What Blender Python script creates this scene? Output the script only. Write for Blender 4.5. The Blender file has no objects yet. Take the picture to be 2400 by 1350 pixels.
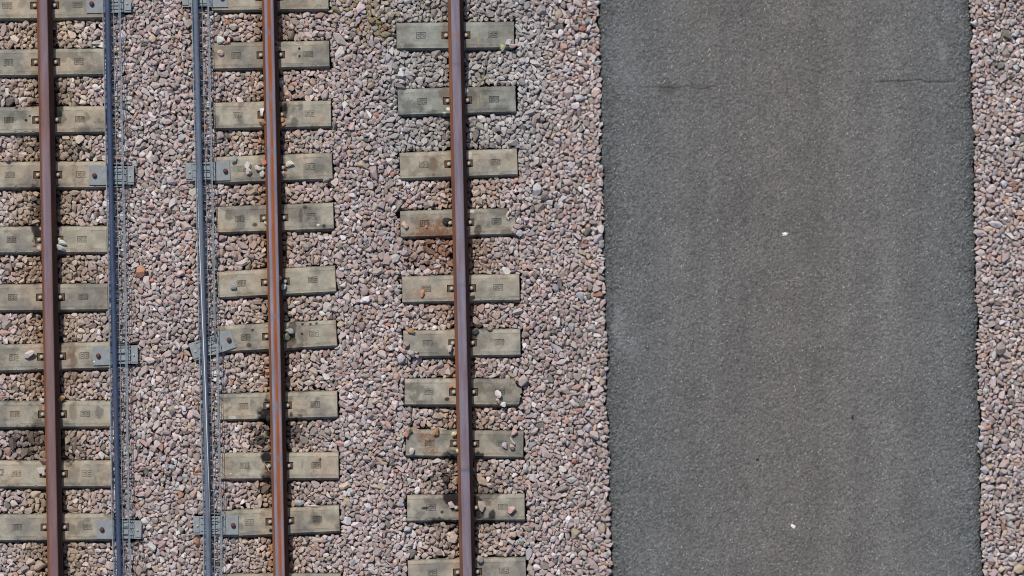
import bpy, bmesh, math, random
import numpy as np
from mathutils import Vector, Matrix, Euler

random.seed(7)
rng = np.random.default_rng(11)
scene = bpy.context.scene

# ------------------------------------------------------------------ camera, sky, sun, exposure
S = 290.0            # photo pixels (2400 wide) per metre at sleeper-top level
CAMH = 40.0          # drone height
cam = bpy.data.cameras.new("camera")
cam_o = bpy.data.objects.new("camera", cam)
scene.collection.objects.link(cam_o)
cam_o.location = (0, 0, CAMH)
cam.sensor_width = 36.0
cam.lens = 36.0 * CAMH / (2400.0 / S)
cam.clip_start = 0.5
cam.clip_end = 2000.0
scene.camera = cam_o

SUN_EL = math.radians(50)
SUN_AZ = math.radians(-22)       # from +Y (top of the photo) towards -X (left)
world = bpy.data.worlds.new("World")
scene.world = world
world.use_nodes = True
wn = world.node_tree
bg = wn.nodes["Background"]
sky = wn.nodes.new("ShaderNodeTexSky")
sky.sky_type = 'NISHITA'
sky.sun_disc = False
sky.sun_elevation = SUN_EL
sky.sun_rotation = SUN_AZ
wn.links.new(sky.outputs[0], bg.inputs[0])
bg.inputs[1].default_value = 0.1
sun = bpy.data.lights.new("sun", 'SUN')
sun.energy = 3.45
sun.angle = math.radians(2.0)
sun.color = (1.0, 0.95, 0.87)
sun_o = bpy.data.objects.new("sun", sun)
scene.collection.objects.link(sun_o)
sd = Vector((math.sin(SUN_AZ) * math.cos(SUN_EL), math.cos(SUN_AZ) * math.cos(SUN_EL), math.sin(SUN_EL)))
sun_o.rotation_euler = sd.to_track_quat('Z', 'Y').to_euler()
sun_o.location = sd * 60
scene.view_settings.view_transform = 'Standard'
scene.view_settings.look = 'None'
scene.view_settings.exposure = 0.0
scene.view_settings.gamma = 1.0
scene.cycles.filter_width = 1.0

# ------------------------------------------------------------------ helpers
def W(px, py, z=0.0):
    """place in the yard seen at photo pixel (px, py) when it lies at height z"""
    k = (CAMH - z) / CAMH
    return Vector(((px - 1200) / S * k, (675 - py) / S * k, z))

def lin(r, g, b):
    def f(c):
        c /= 255.0
        return c / 12.92 if c <= 0.04045 else ((c + 0.055) / 1.055) ** 2.4
    return np.array([f(r), f(g), f(b)])

_lat = {}
def vnoise(x, y, scale, seed):
    """smooth value noise 0..1 on arrays"""
    if seed not in _lat:
        _lat[seed] = np.random.default_rng(seed).random((257, 257))
    L = _lat[seed]
    x = np.asarray(x, float) / scale + 1000.3; y = np.asarray(y, float) / scale + 1000.7
    xi = np.floor(x).astype(int); yi = np.floor(y).astype(int)
    fx = x - xi; fy = y - yi
    fx = fx * fx * (3 - 2 * fx); fy = fy * fy * (3 - 2 * fy)
    xi %= 256; yi %= 256
    a = L[yi, xi]; b = L[yi, xi + 1]; c = L[yi + 1, xi]; d = L[yi + 1, xi + 1]
    return (a * (1 - fx) + b * fx) * (1 - fy) + (c * (1 - fx) + d * fx) * fy

def fbm(x, y, scale, seed, n=4):
    t = 0; w = 0.5; tot = 0
    for i in range(n):
        t = t + w * vnoise(x, y, scale / 2 ** i, seed + i); tot += w; w *= 0.55
    return t / tot

def sstep(a, b, x):
    t = np.clip((x - a) / (b - a), 0, 1)
    return t * t * (3 - 2 * t)

def link(o, parent=None):
    scene.collection.objects.link(o)
    if parent is not None:
        o.parent = parent
    return o

def tag(o, label=None, cat=None, group=None, kind=None):
    if label: o["label"] = label
    if cat: o["category"] = cat
    if group: o["group"] = group
    if kind: o["kind"] = kind
    return o

def empty(name, loc=(0, 0, 0), rz=0.0):
    o = bpy.data.objects.new(name, None)
    o.empty_display_size = 0.1
    o.location = loc
    o.rotation_euler = (0, 0, rz)
    return link(o)

def np_mesh(name, verts, faces, col=None, smooth=False):
    """verts (n,3); faces (m,k) constant size"""
    me = bpy.data.meshes.new(name)
    verts = np.ascontiguousarray(verts, np.float32); faces = np.ascontiguousarray(faces, np.int32)
    me.vertices.add(len(verts)); me.vertices.foreach_set("co", verts.ravel())
    m, k = faces.shape
    me.loops.add(m * k); me.loops.foreach_set("vertex_index", faces.ravel())
    me.polygons.add(m)
    me.polygons.foreach_set("loop_start", np.arange(0, m * k, k, dtype=np.int32))
    me.polygons.foreach_set("use_smooth", np.full(m, smooth))
    if col is not None:
        at = me.attributes.new("tint", 'FLOAT_COLOR', 'POINT')
        c4 = np.ones((len(verts), 4), np.float32); c4[:, :3] = col
        at.data.foreach_set("color", c4.ravel())
    me.update(calc_edges=True)
    me.validate()
    return me

def obj(name, me, mat, parent=None):
    o = bpy.data.objects.new(name, me)
    if mat is not None and len(me.materials) == 0:
        me.materials.append(mat)
    return link(o, parent)

def bm_mesh(name, bm, smooth=False):
    bmesh.ops.recalc_face_normals(bm, faces=bm.faces)
    me = bpy.data.meshes.new(name)
    bm.to_mesh(me); bm.free()
    for p in me.polygons: p.use_smooth = smooth
    return me

def add_box(bm, c, size, rz=0.0, bevel=0.0, taper=0.0):
    r = bmesh.ops.create_cube(bm, size=1.0)
    vs = r['verts']
    for v in vs:
        top = v.co.z > 0
        f = 1 - taper if top else 1
        v.co = Vector((v.co.x * size[0] * f, v.co.y * size[1] * f, v.co.z * size[2]))
    if bevel:
        es = list({e for v in vs for e in v.link_edges})
        rb = bmesh.ops.bevel(bm, geom=es, offset=bevel, segments=2, affect='EDGES', profile=0.5)
        vs = list({v for f in rb['faces'] for v in f.verts} | {v for v in vs if v.is_valid})
    M = Matrix.Translation(c) @ Matrix.Rotation(rz, 4, 'Z')
    bmesh.ops.transform(bm, matrix=M, verts=vs)

def add_dome(bm, c, r, h, seg=14, rings=4, skirt=0.0):
    """domed bolt head; skirt = straight height under the dome"""
    rows = []
    prof = [(r, 0.0)]
    if skirt: prof.append((r, skirt))
    for i in range(1, rings):
        a = math.pi / 2 * i / rings
        prof.append((r * math.cos(a), skirt + h * math.sin(a)))
    for (rr, zz) in prof:
        rows.append([bm.verts.new((c[0] + rr * math.cos(2 * math.pi * k / seg), c[1] + rr * math.sin(2 * math.pi * k / seg), c[2] + zz)) for k in range(seg)])
    tip = bm.verts.new((c[0], c[1], c[2] + skirt + h))
    for a, b in zip(rows, rows[1:]):
        for k in range(seg):
            bm.faces.new((a[k], a[(k + 1) % seg], b[(k + 1) % seg], b[k]))
    for k in range(seg):
        bm.faces.new((rows[-1][k], rows[-1][(k + 1) % seg], tip))

def add_tube(bm, pts, r, seg=6):
    pts = [Vector(p) for p in pts]
    rows = []
    for i, p in enumerate(pts):
        t = (pts[min(i + 1, len(pts) - 1)] - pts[max(i - 1, 0)]).normalized()
        up = Vector((0, 0, 1)) if abs(t.z) < 0.9 else Vector((1, 0, 0))
        a = t.cross(up).normalized(); b = a.cross(t).normalized()
        rr = r[i] if isinstance(r, (list, tuple)) else r
        rows.append([bm.verts.new(p + a * rr * math.cos(2 * math.pi * k / seg) + b * rr * math.sin(2 * math.pi * k / seg)) for k in range(seg)])
    for u, v in zip(rows, rows[1:]):
        for k in range(seg):
            bm.faces.new((u[k], u[(k + 1) % seg], v[(k + 1) % seg], v[k]))
    bm.faces.new(list(reversed(rows[0]))); bm.faces.new(rows[-1])

# ------------------------------------------------------------------ materials
def mat_new(name, rough=0.8, spec=0.5, metal=0.0):
    m = bpy.data.materials.new(name)
    m.use_nodes = True
    n = m.node_tree.nodes; l = m.node_tree.links
    p = n["Principled BSDF"]
    p.inputs["Roughness"].default_value = rough
    p.inputs["Metallic"].default_value = metal
    p.inputs["Specular IOR Level"].default_value = spec
    return m, n, l, p

def noise_node(n, l, scale, detail=4, rough=0.6, coord="Object", stretch=None):
    tc = n.new("ShaderNodeTexCoord")
    t = n.new("ShaderNodeTexNoise")
    t.inputs["Scale"].default_value = scale
    t.inputs["Detail"].default_value = detail
    t.inputs["Roughness"].default_value = rough
    src = tc.outputs[coord]
    if stretch:
        mp = n.new("ShaderNodeMapping"); mp.inputs["Scale"].default_value = stretch
        l.new(src, mp.inputs["Vector"]); src = mp.outputs["Vector"]
    l.new(src, t.inputs["Vector"])
    return t

def ramp(n, stops):
    r = n.new("ShaderNodeValToRGB")
    e = r.color_ramp.elements
    while len(e) > 1: e.remove(e[-1])
    e[0].position = stops[0][0]; e[0].color = (*stops[0][1], 1)
    for pos, c in stops[1:]:
        x = e.new(pos); x.color = (*c, 1)
    return r

def mix_rgb(n, l, mode, fac, a, b):
    m = n.new("ShaderNodeMix"); m.data_type = 'RGBA'; m.blend_type = mode
    if isinstance(fac, (int, float)): m.inputs[0].default_value = fac
    else: l.new(fac, m.inputs[0])
    for v, i in ((a, 6), (b, 7)):
        if isinstance(v, (tuple, list, np.ndarray)): m.inputs[i].default_value = (*[float(q) for q in v], 1)
        else: l.new(v, m.inputs[i])
    return m.outputs[2]

def bump(n, l, p, height, strength, dist):
    b = n.new("ShaderNodeBump")
    b.inputs["Strength"].default_value = strength
    b.inputs["Distance"].default_value = dist
    l.new(height, b.inputs["Height"])
    l.new(b.outputs[0], p.inputs["Normal"])

def tint_mat(name, nscale, contrast, rough, bump_s, bump_d, spec=0.3):
    """surface whose colour sits in the mesh (stone kind, stains) with fine grain on top"""
    m, n, l, p = mat_new(name, rough, spec)
    a = n.new("ShaderNodeAttribute"); a.attribute_name = "tint"
    t = noise_node(n, l, nscale, 5, 0.65)
    r = ramp(n, [(0.25, (1 - contrast,) * 3), (0.75, (1 + contrast,) * 3)])
    l.new(t.outputs[0], r.inputs[0])
    l.new(mix_rgb(n, l, 'MULTIPLY', 1.0, a.outputs[0], r.outputs[0]), p.inputs["Base Color"])
    bump(n, l, p, t.outputs[0], bump_s, bump_d)
    return m

M_stone = tint_mat("crushed_stone", 170, 0.22, 0.9, 0.5, 0.004)
M_concrete = tint_mat("weathered_concrete", 110, 0.16, 0.92, 0.35, 0.002)
M_asphalt = tint_mat("asphalt", 150, 0.35, 0.85, 0.8, 0.004)

def rail_mat(name, stops, scale=9.0, rough=0.6, stretch=(1, 0.22, 1)):
    m, n, l, p = mat_new(name, rough, 0.4, 0.0)
    t = noise_node(n, l, scale, 6, 0.65, stretch=stretch)
    r = ramp(n, stops); l.new(t.outputs[0], r.inputs[0])
    t2 = noise_node(n, l, 240, 3, 0.7)
    r2 = ramp(n, [(0.3, (0.78,) * 3), (0.7, (1.2,) * 3)]); l.new(t2.outputs[0], r2.inputs[0])
    l.new(mix_rgb(n, l, 'MULTIPLY', 1.0, r.outputs[0], r2.outputs[0]), p.inputs["Base Color"])
    bump(n, l, p, t2.outputs[0], 0.25, 0.001)
    return m

M_rust = rail_mat("rail_rust", [(0.3, lin(82, 54, 42)), (0.5, lin(104, 66, 48)), (0.72, lin(128, 80, 54))], rough=0.9)
M_rust_orange = rail_mat("rail_rust_orange", [(0.3, lin(80, 50, 36)), (0.5, lin(104, 63, 41)), (0.72, lin(128, 78, 47))], rough=0.9)

def plain_mat(name, c1, c2, scale, rough, spec=0.4, metal=0.0, b=0.15):
    m, n, l, p = mat_new(name, rough, spec, metal)
    t = noise_node(n, l, scale, 5, 0.65)
    r = ramp(n, [(0.3, c1), (0.7, c2)]); l.new(t.outputs[0], r.inputs[0])
    l.new(r.outputs[0], p.inputs["Base Color"])
    bump(n, l, p, t.outputs[0], b, 0.001)
    return m

M_clip = plain_mat("clip_rust", lin(76, 58, 46), lin(108, 84, 62), 90, 0.9)
M_bolt = plain_mat("bolt_galvanised", lin(150, 148, 134), lin(190, 187, 172), 70, 0.55)
M_rustbolt = plain_mat("bolt_rust", lin(82, 48, 40), lin(112, 66, 52), 120, 0.8)
M_galv = plain_mat("plate_galvanised", lin(122, 127, 130), lin(146, 151, 152), 26, 0.6)
M_wire = plain_mat("wire_galvanised", lin(118, 128, 136), lin(150, 160, 167), 60, 0.6)
M_cable_a = plain_mat("cable_navy", lin(58, 69, 92), lin(70, 82, 106), 12, 0.45, 0.4, 0, 0.03)
M_cable_b = plain_mat("cable_slate", lin(88, 98, 114), lin(104, 115, 131), 12, 0.42, 0.4, 0, 0.03)
M_stripe = plain_mat("cable_stripe", lin(222, 212, 196), lin(236, 228, 214), 40, 0.6)
M_straw = plain_mat("dry_straw", lin(196, 176, 120), lin(222, 206, 160), 60, 0.8)
M_white = plain_mat("chalky_white", lin(205, 203, 196), lin(238, 236, 230), 90, 0.9)
M_black = plain_mat("black_grease", lin(26, 24, 23), lin(44, 40, 38), 120, 0.75)
M_bed = plain_mat("ballast_bed", lin(58, 50, 45), lin(96, 84, 76), 35, 0.95, 0.2, 0, 0.6)

# ------------------------------------------------------------------ layout read from the photograph
def line_x(x0, x1, py):          # x at pixel row py of a line that runs x0 (top) to x1 (bottom of the frame)
    return x0 + (x1 - x0) * py / 1350.0

RAILS = {"L": (104.5, 130.5), "M": (632.0, 659.0), "R": (1067.0, 1096.0)}   # foot centre at top / bottom
EDGE_L = (1402.0, 1431.0)        # asphalt edges
EDGE_R = (2277.0, 2304.0)

# track, row of the clips, tilt (rise per px to the right), left end, right end, texts of the cast stamps, label
SL = [
 ("L", 14, .012, -45, 242, "EIE", "E3", "left-rail concrete sleeper cut off by the top edge, carrying a grey bracket plate"),
 ("L", 147, .012, -45, 243, "EIE", "E3", "plain left-rail concrete sleeper, second from the top edge"),
 ("L", 282, .012, -45, 246, "EIE", "EC", "left-rail concrete sleeper with small black spots left of the clip, above the second bracket"),
 ("L", 411, .004, -45, 248, "EIE", "EC", "left-rail concrete sleeper with a dark smear, carrying the second grey bracket from the top"),
 ("L", 563, .006, -45, 250, "EIE", "E6", "concrete sleeper of the left rail with two white stones lying right of its rail"),
 ("L", 698, .008, -45, 252, "EIE", "ED", "plain left-rail concrete sleeper, just above the one with the pale pink stone"),
 ("L", 837, .028, -45, 257, "EIE", "E6", "tilted concrete sleeper of the left rail with brown stains, carrying the third grey bracket"),
 ("L", 972, .004, -45, 259, "EIE", "EO", "concrete sleeper of the left rail with a reddish brown stain beside the right clip"),
 ("L", 1112, .002, -45, 262, "EIE", "E6", "left-rail concrete sleeper with a brown and a pale stone by its left clip"),
 ("L", 1237, .006, -45, 266, "EIE", "EG", "concrete sleeper of the left rail carrying the lowest grey bracket"),
 ("M", -6, .012, 496, 769, "EIE", "FG", "concrete sleeper of the middle rail cut off by the top edge of the photo"),
 ("M", 130, .020, 499, 771, "EIE", "FG", "middle-rail concrete sleeper with one pink stone near its left end and two black dots"),
 ("M", 270, .018, 501, 775, "DIF", "FE", "concrete sleeper of the middle rail with an oval dark grey stain on its right half"),
 ("M", 395, .036, 502, 778, "EIE", "FE", "concrete sleeper of the middle rail strewn with many loose stones and carrying a bracket"),
 ("M", 512, .034, 509, 781, "EIE", "FG", "middle-rail concrete sleeper with a dark blotch at left and black specks at right"),
 ("M", 662, .052, 510, 786, "EIE", "FE", "tilted concrete sleeper of the middle rail with one silvery stone beside its left stamp"),
 ("M", 789, .052, 511, 788, "EIE", "FG", "tilted concrete sleeper of the middle rail under the crooked grey bracket"),
 ("M", 952, .026, 515, 790, "DIB", "FG", "middle-rail concrete sleeper with black grease at its lower edge left of the rail"),
 ("M", 1093, .006, 518, 793, "DIB", "FG", "concrete sleeper of the middle rail with two black oil blotches beside its left clip"),
 ("M", 1223, .048, 521, 795, "EIE", "FG", "tilted concrete sleeper of the middle rail carrying the lowest grey bracket"),
 ("M", 1377, .006, 524, 798, "EIE", "FG", "concrete sleeper of the middle rail barely showing at the bottom edge of the photo"),
 ("R", 84, .010, 930, 1204, "G2", "FS", "grey concrete sleeper of the right rail, topmost, with a white stone near its right end"),
 ("R", 237, .028, 933, 1208, "G2", "FG", "grey right-rail concrete sleeper with yellow scratches and white splashes by its clip"),
 ("R", 385, .036, 938, 1212, "G1", "FS", "concrete sleeper of the right rail with a round brown stain on its left half"),
 ("R", 523, .028, 939, 1208, "OB", "FS", "reddish concrete sleeper of the right rail with a black grease lump by its clip"),
 ("R", 677, .020, 943, 1217, "03", "FS", "concrete sleeper of the right rail with one small pink stone below its left stamp"),
 ("R", 805, .014, 946, 1219, "03", "FS", "concrete sleeper of the right rail whose lower left corner is buried in stones"),
 ("R", 920, .000, 949, 1224, "O3", "FS", "concrete sleeper of the right rail with a broken pointed right end"),
 ("R", 1041, -.012, 952, 1226, "G3", "FS", "right-rail concrete sleeper with rusty staining at left and loose stones on both halves"),
 ("R", 1191, .010, 955, 1229, "G3", "FS", "right-rail concrete sleeper with black grease patches on both sides of the rail"),
 ("R", 1342, .028, 957, 1232, "G3", "FS", "concrete sleeper of the right rail cut off by the bottom edge of the photo"),
]

def rail_x(tr, py): return line_x(*RAILS[tr], py)

class Sleeper: pass
sleepers = []
for i, (tr, cy, tilt, xl, xr, t1, t2, lab) in enumerate(SL):
    s = Sleeper()
    s.tr, s.cy, s.tilt, s.xl, s.xr, s.t1, s.t2, s.label, s.i = tr, cy, tilt, xl, xr, t1, t2, lab, i
    s.ang = math.atan(tilt)
    s.rx = rail_x(tr, cy)
    mid = (xl + xr) / 2
    s.cx = mid; s.my = cy - 1 - tilt * (mid - s.rx)
    s.len = (xr - xl) / S
    s.broken = {24: "R3", 26: "R5", 27: "R6"}.get(i)
    sleepers.append(s)

def u_limits(s, v):
    """left/right end of the sleeper along its length at offset v (metres, + = up in the photo)"""
    lo = np.full_like(v, -s.len / 2); hi = np.full_like(v, s.len / 2)
    if s.broken == "R6":
        hi = hi - np.where(v > 0, v / .098 * 22 / S, -v / .098 * 11 / S)
    return lo, hi

HALF = 28.5 / S       # half width of the top face

# stains with shapes of their own: kind, px, py, rx, ry, strength
STAINS = [
 ("oil", 84, 505, 13, 70, .9), ("oil", 136, 490, 10, 60, .9), ("oil", 139, 780, 14, 45, .9), ("oil", 66, 1038, 36, 34, .75),
 ("oil", 158, 1052, 30, 34, .85), ("oil", 92, 1015, 20, 50, .6), ("oil", 135, 250, 12, 26, .9), ("oil", 133, 268, 9, 10, .9), ("oil", 90, 350, 10, 30, .8),
 ("oil", 170, 350, 20, 22, .5), ("oil", 88, 545, 9, 18, .9), ("oil", 52, 1055, 30, 25, .5),
 ("oil", 624, 1000, 22, 58, 1), ("oil", 612, 1030, 22, 22, .8), ("oil", 688, 1005, 26, 34, .85), ("oil", 660, 1000, 14, 60, .8), ("oil", 625, 1072, 15, 15, 1),
 ("oil", 626, 1117, 13, 13, 1), ("oil", 618, 1160, 26, 18, .75), ("oil", 629, 1000, 9, 70, 1), ("oil", 653, 1010, 10, 70, .9), ("oil", 627, 978, 9, 12, 1), ("oil", 700, 1158, 16, 10, .5),
 ("oil", 595, 37, 16, 12, .8), ("oil", 665, 258, 9, 14, 1), ("oil", 684, 776, 10, 22, .7), ("oil", 680, 800, 14, 16, .6),
 ("oil", 1049, 521, 13, 11, 1), ("oil", 1096, 790, 22, 26, .85), ("oil", 1048, 1110, 16, 62, .95), ("oil", 1096, 1120, 12, 60, .9), ("oil", 1130, 1150, 45, 30, .6),
 ("oil", 1062, 1170, 20, 20, 1), ("oil", 1117, 1185, 14, 30, .95), ("oil", 1152, 1205, 8, 10, .9), ("oil", 1125, 1207, 10, 7, .8),
 ("oil", 1035, 1226, 36, 14, .85), ("oil", 1036, 1200, 4, 4, .9), ("oil", 997, 1191, 7, 3, .9), ("oil", 1122, 1070, 13, 12, .95),
 ("oil", 1080, 1060, 14, 14, .6), ("oil", 1048, 936, 5, 4, .9), ("oil", 1070, 1068, 8, 10, .8), ("oil", 1119, 555, 9, 30, .7), ("oil", 1140, 1228, 30, 14, .7), 
 ("oil", 1095, 460, 10, 40, .7), ("oil", 663, 340, 8, 40, .7), ("oil", 668, 470, 8, 30, .6),
 ("oil", 2, 1101, 7, 1.5, .8), ("oil", 2, 1113, 7, 1.5, .8), ("oil", 7, 1107, 1.5, 5, .8), ("oil", 702, 114, 3, 3, 1), ("oil", 702, 132, 2.5, 3, 1), ("oil", 61, 282, 3, 3, 1), ("oil", 39, 253, 4, 3, 1), ("oil", 70, 272, 2, 2, 1),
 ("oil", 705, 505, 5, 16, .5), ("oil", 715, 486, 6, 4, .7), ("oil", 597, 527, 6, 4, .8), ("oil", 760, 530, 4, 4, .8), ("oil", 583, 809, 6, 5, .8),
 ("oil", 592, 774, 3, 3, 1), ("oil", 708, 783, 3, 3, 1), ("oil", 728, 760, 3, 3, .9), ("oil", 709, 760, 3, 2.5, .9), ("oil", 742, 758, 3, 2.5, .9), ("oil", 635, 1243, 4, 4, 1), ("oil", 750, 1077, 3, 5, .9),
 ("wet", 690, 287, 9, 13, .75), ("wet", 677, 295, 8, 6, .5), ("wet", 537, 503, 9, 15, .65), ("wet", 546, 495, 8, 10, .4),
 ("brown", 985, 528, 46, 34, .35), ("rust", 1020, 540, 30, 20, .5), ("brown", 1014, 386, 12.5, 14, .75), ("brown", 1016, 411, 3.5, 3.5, .75), ("brown", 1016, 403, 2, 5, .5), ("brown", 1017, 371, 4, 4, .5),
 ("brown", 168, 820, 8, 26, .6), ("brown", 155, 835, 10, 10, .7), ("brown", 172, 845, 6, 24, .6), ("brown", 148, 815, 10, 12, .4),
 ("brown", 170, 965, 10, 18, .5), ("brown", 176, 945, 5, 4, .5), ("brown", 175, 400, 6, 26, .4), ("brown", 690, 127, 5, 4, .6), ("brown", 630, 1105, 18, 14, .5),
 ("rust", 1000, 1030, 20, 16, .6), ("rust", 1012, 1055, 18, 10, .6), ("rust", 988, 1015, 10, 14, .5), ("rust", 996, 525, 20, 24, .45), ("rust", 1032, 530, 9, 26, .5), ("rust", 985, 540, 26, 10, .3),
 ("rust", 1030, 580, 85, 46, .75), ("rust", 1120, 590, 30, 40, .4), ("rust", 1020, 735, 50, 20, .4), ("rust", 1115, 740, 30, 30, .4), ("rust", 72, 770, 34, 40, .5), ("rust", 60, 640, 36, 22, .5), ("rust", 220, 640, 30, 20, .4), ("rust", 80, 900, 40, 30, .35), ("rust", 180, 890, 30, 30, .35), ("rust", 1000, 690, 60, 14, .25), ("rust", 94, 945, 12, 10, .6),
 ("pale", 1050, 255, 5, 4, .9), ("pale", 1041, 265, 4, 2.5, .9), ("pale", 1092, 212, 6, 5, .8), ("pale", 541, 1110, 1.5, 1.5, 1), ("pale", 545, 978, 8, 3, .5), ("pale", 746, 527, 3, 2, .9),
 ("pale", 600, 1108, 20, 8, .15), ("pale", 1100, 495, 12, 4, .5), ("pale", 1100, 362, 5, 8, .4),
 ("yellow", 1118, 80, 1.6, 10, .35), ("yellow", 1122, 98, 1.6, 7, .4), ("yellow", 1127, 230, 1.5, 12, .4), ("yellow", 1121, 240, 1.5, 9, .4),
 ("olive", 850, 25, 60, 40, .75), ("olive", 905, 60, 34, 30, .7), ("olive", 930, 75, 22, 18, .7), ("olive", 880, 90, 30, 24, .45), ("olive", 790, 15, 16, 30, .5), ("olive", 1010, 18, 30, 16, .35), ("olive", 1130, 185, 14, 12, .5),
 ("rust", 845, 60, 14, 10, .6), ("rust", 910, 60, 10, 12, .6), ("rust", 300, 945, 14, 12, .5),
]
STAIN_COL = {"oil": lin(34, 31, 29), "wet": lin(88, 86, 80), "brown": lin(112, 92, 74), "rust": lin(128, 88, 62), "pale": lin(222, 220, 210),
             "yellow": lin(186, 164, 92), "olive": lin(132, 118, 80)}

def stain_blend(col, px, py, soft, only=None, gain=1.0, edge=0.5):
    """lay the stains over a colour array"""
    for (k, sx, sy, rx, ry, st) in STAINS:
        if only and k not in only: continue
        x0 = (np.abs(px - sx) < rx * 1.8 + 6) & (np.abs(py - sy) < ry * 1.8 + 6)
        if not x0.any(): continue
        qx = px[x0]; qy = py[x0]
        w = vnoise(qx, qy, 6, 91) - .5; w2 = vnoise(qx, qy, 14, 92) - .5
        d = np.hypot((qx - sx) / rx, (qy - sy) / ry) + w * edge + w2 * edge * .8
        f = (1 - sstep(1 - soft, 1 + soft, d)) * st * gain
        if k in ("rust", "brown") and soft < .5: f = f * (0.35 + 1.1 * sstep(.35, .65, vnoise(qx, qy, 2.6, 94))) * .8 if k == "rust" else f
        f = np.clip(f, 0, 1)[:, None]
        c = STAIN_COL[k] * (0.85 + .3 * vnoise(qx, qy, 3, 93))[:, None]
        col[x0] = col[x0] * (1 - f) + c * f
    return col

# ------------------------------------------------------------------ ground sheet
gm = np_mesh("ground", np.array([(-400, -400, -.125), (400, -400, -.125), (400, 400, -.125), (-400, 400, -.125)]), np.array([[0, 1, 2, 3]]))
g = obj("ground", gm, M_bed); tag(g, kind="structure")
# beyond the yard that is built stone by stone the ballast runs on as one rough sheet
mv, nv_, lv_, pv = mat_new("ballast_verge", .95, .2)
tcv = nv_.new("ShaderNodeTexCoord"); vov = nv_.new("ShaderNodeTexVoronoi"); vov.inputs["Scale"].default_value = 24
lv_.new(tcv.outputs["Object"], vov.inputs["Vector"])
rv = ramp(nv_, [(0, lin(150, 132, 124)), (.5, lin(172, 156, 150)), (1, lin(184, 176, 170))]); lv_.new(vov.outputs["Color"], rv.inputs[0])
lv_.new(rv.outputs[0], pv.inputs["Base Color"]); bump(nv_, lv_, pv, vov.outputs["Distance"], -1.0, .03)
X0, X1, Y0, Y1 = -4.93, 4.93, -3.12, 3.12
q = [(-400, -400), (400, -400), (400, 400), (-400, 400), (X0, Y0), (X1, Y0), (X1, Y1), (X0, Y1)]
vm = np_mesh("verge", np.array([(a, b, -.06) for a, b in q]), np.array([[0, 1, 5, 4], [1, 2, 6, 5], [2, 3, 7, 6], [3, 0, 4, 7]]))
tag(obj("verge", vm, mv), kind="structure")

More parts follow.
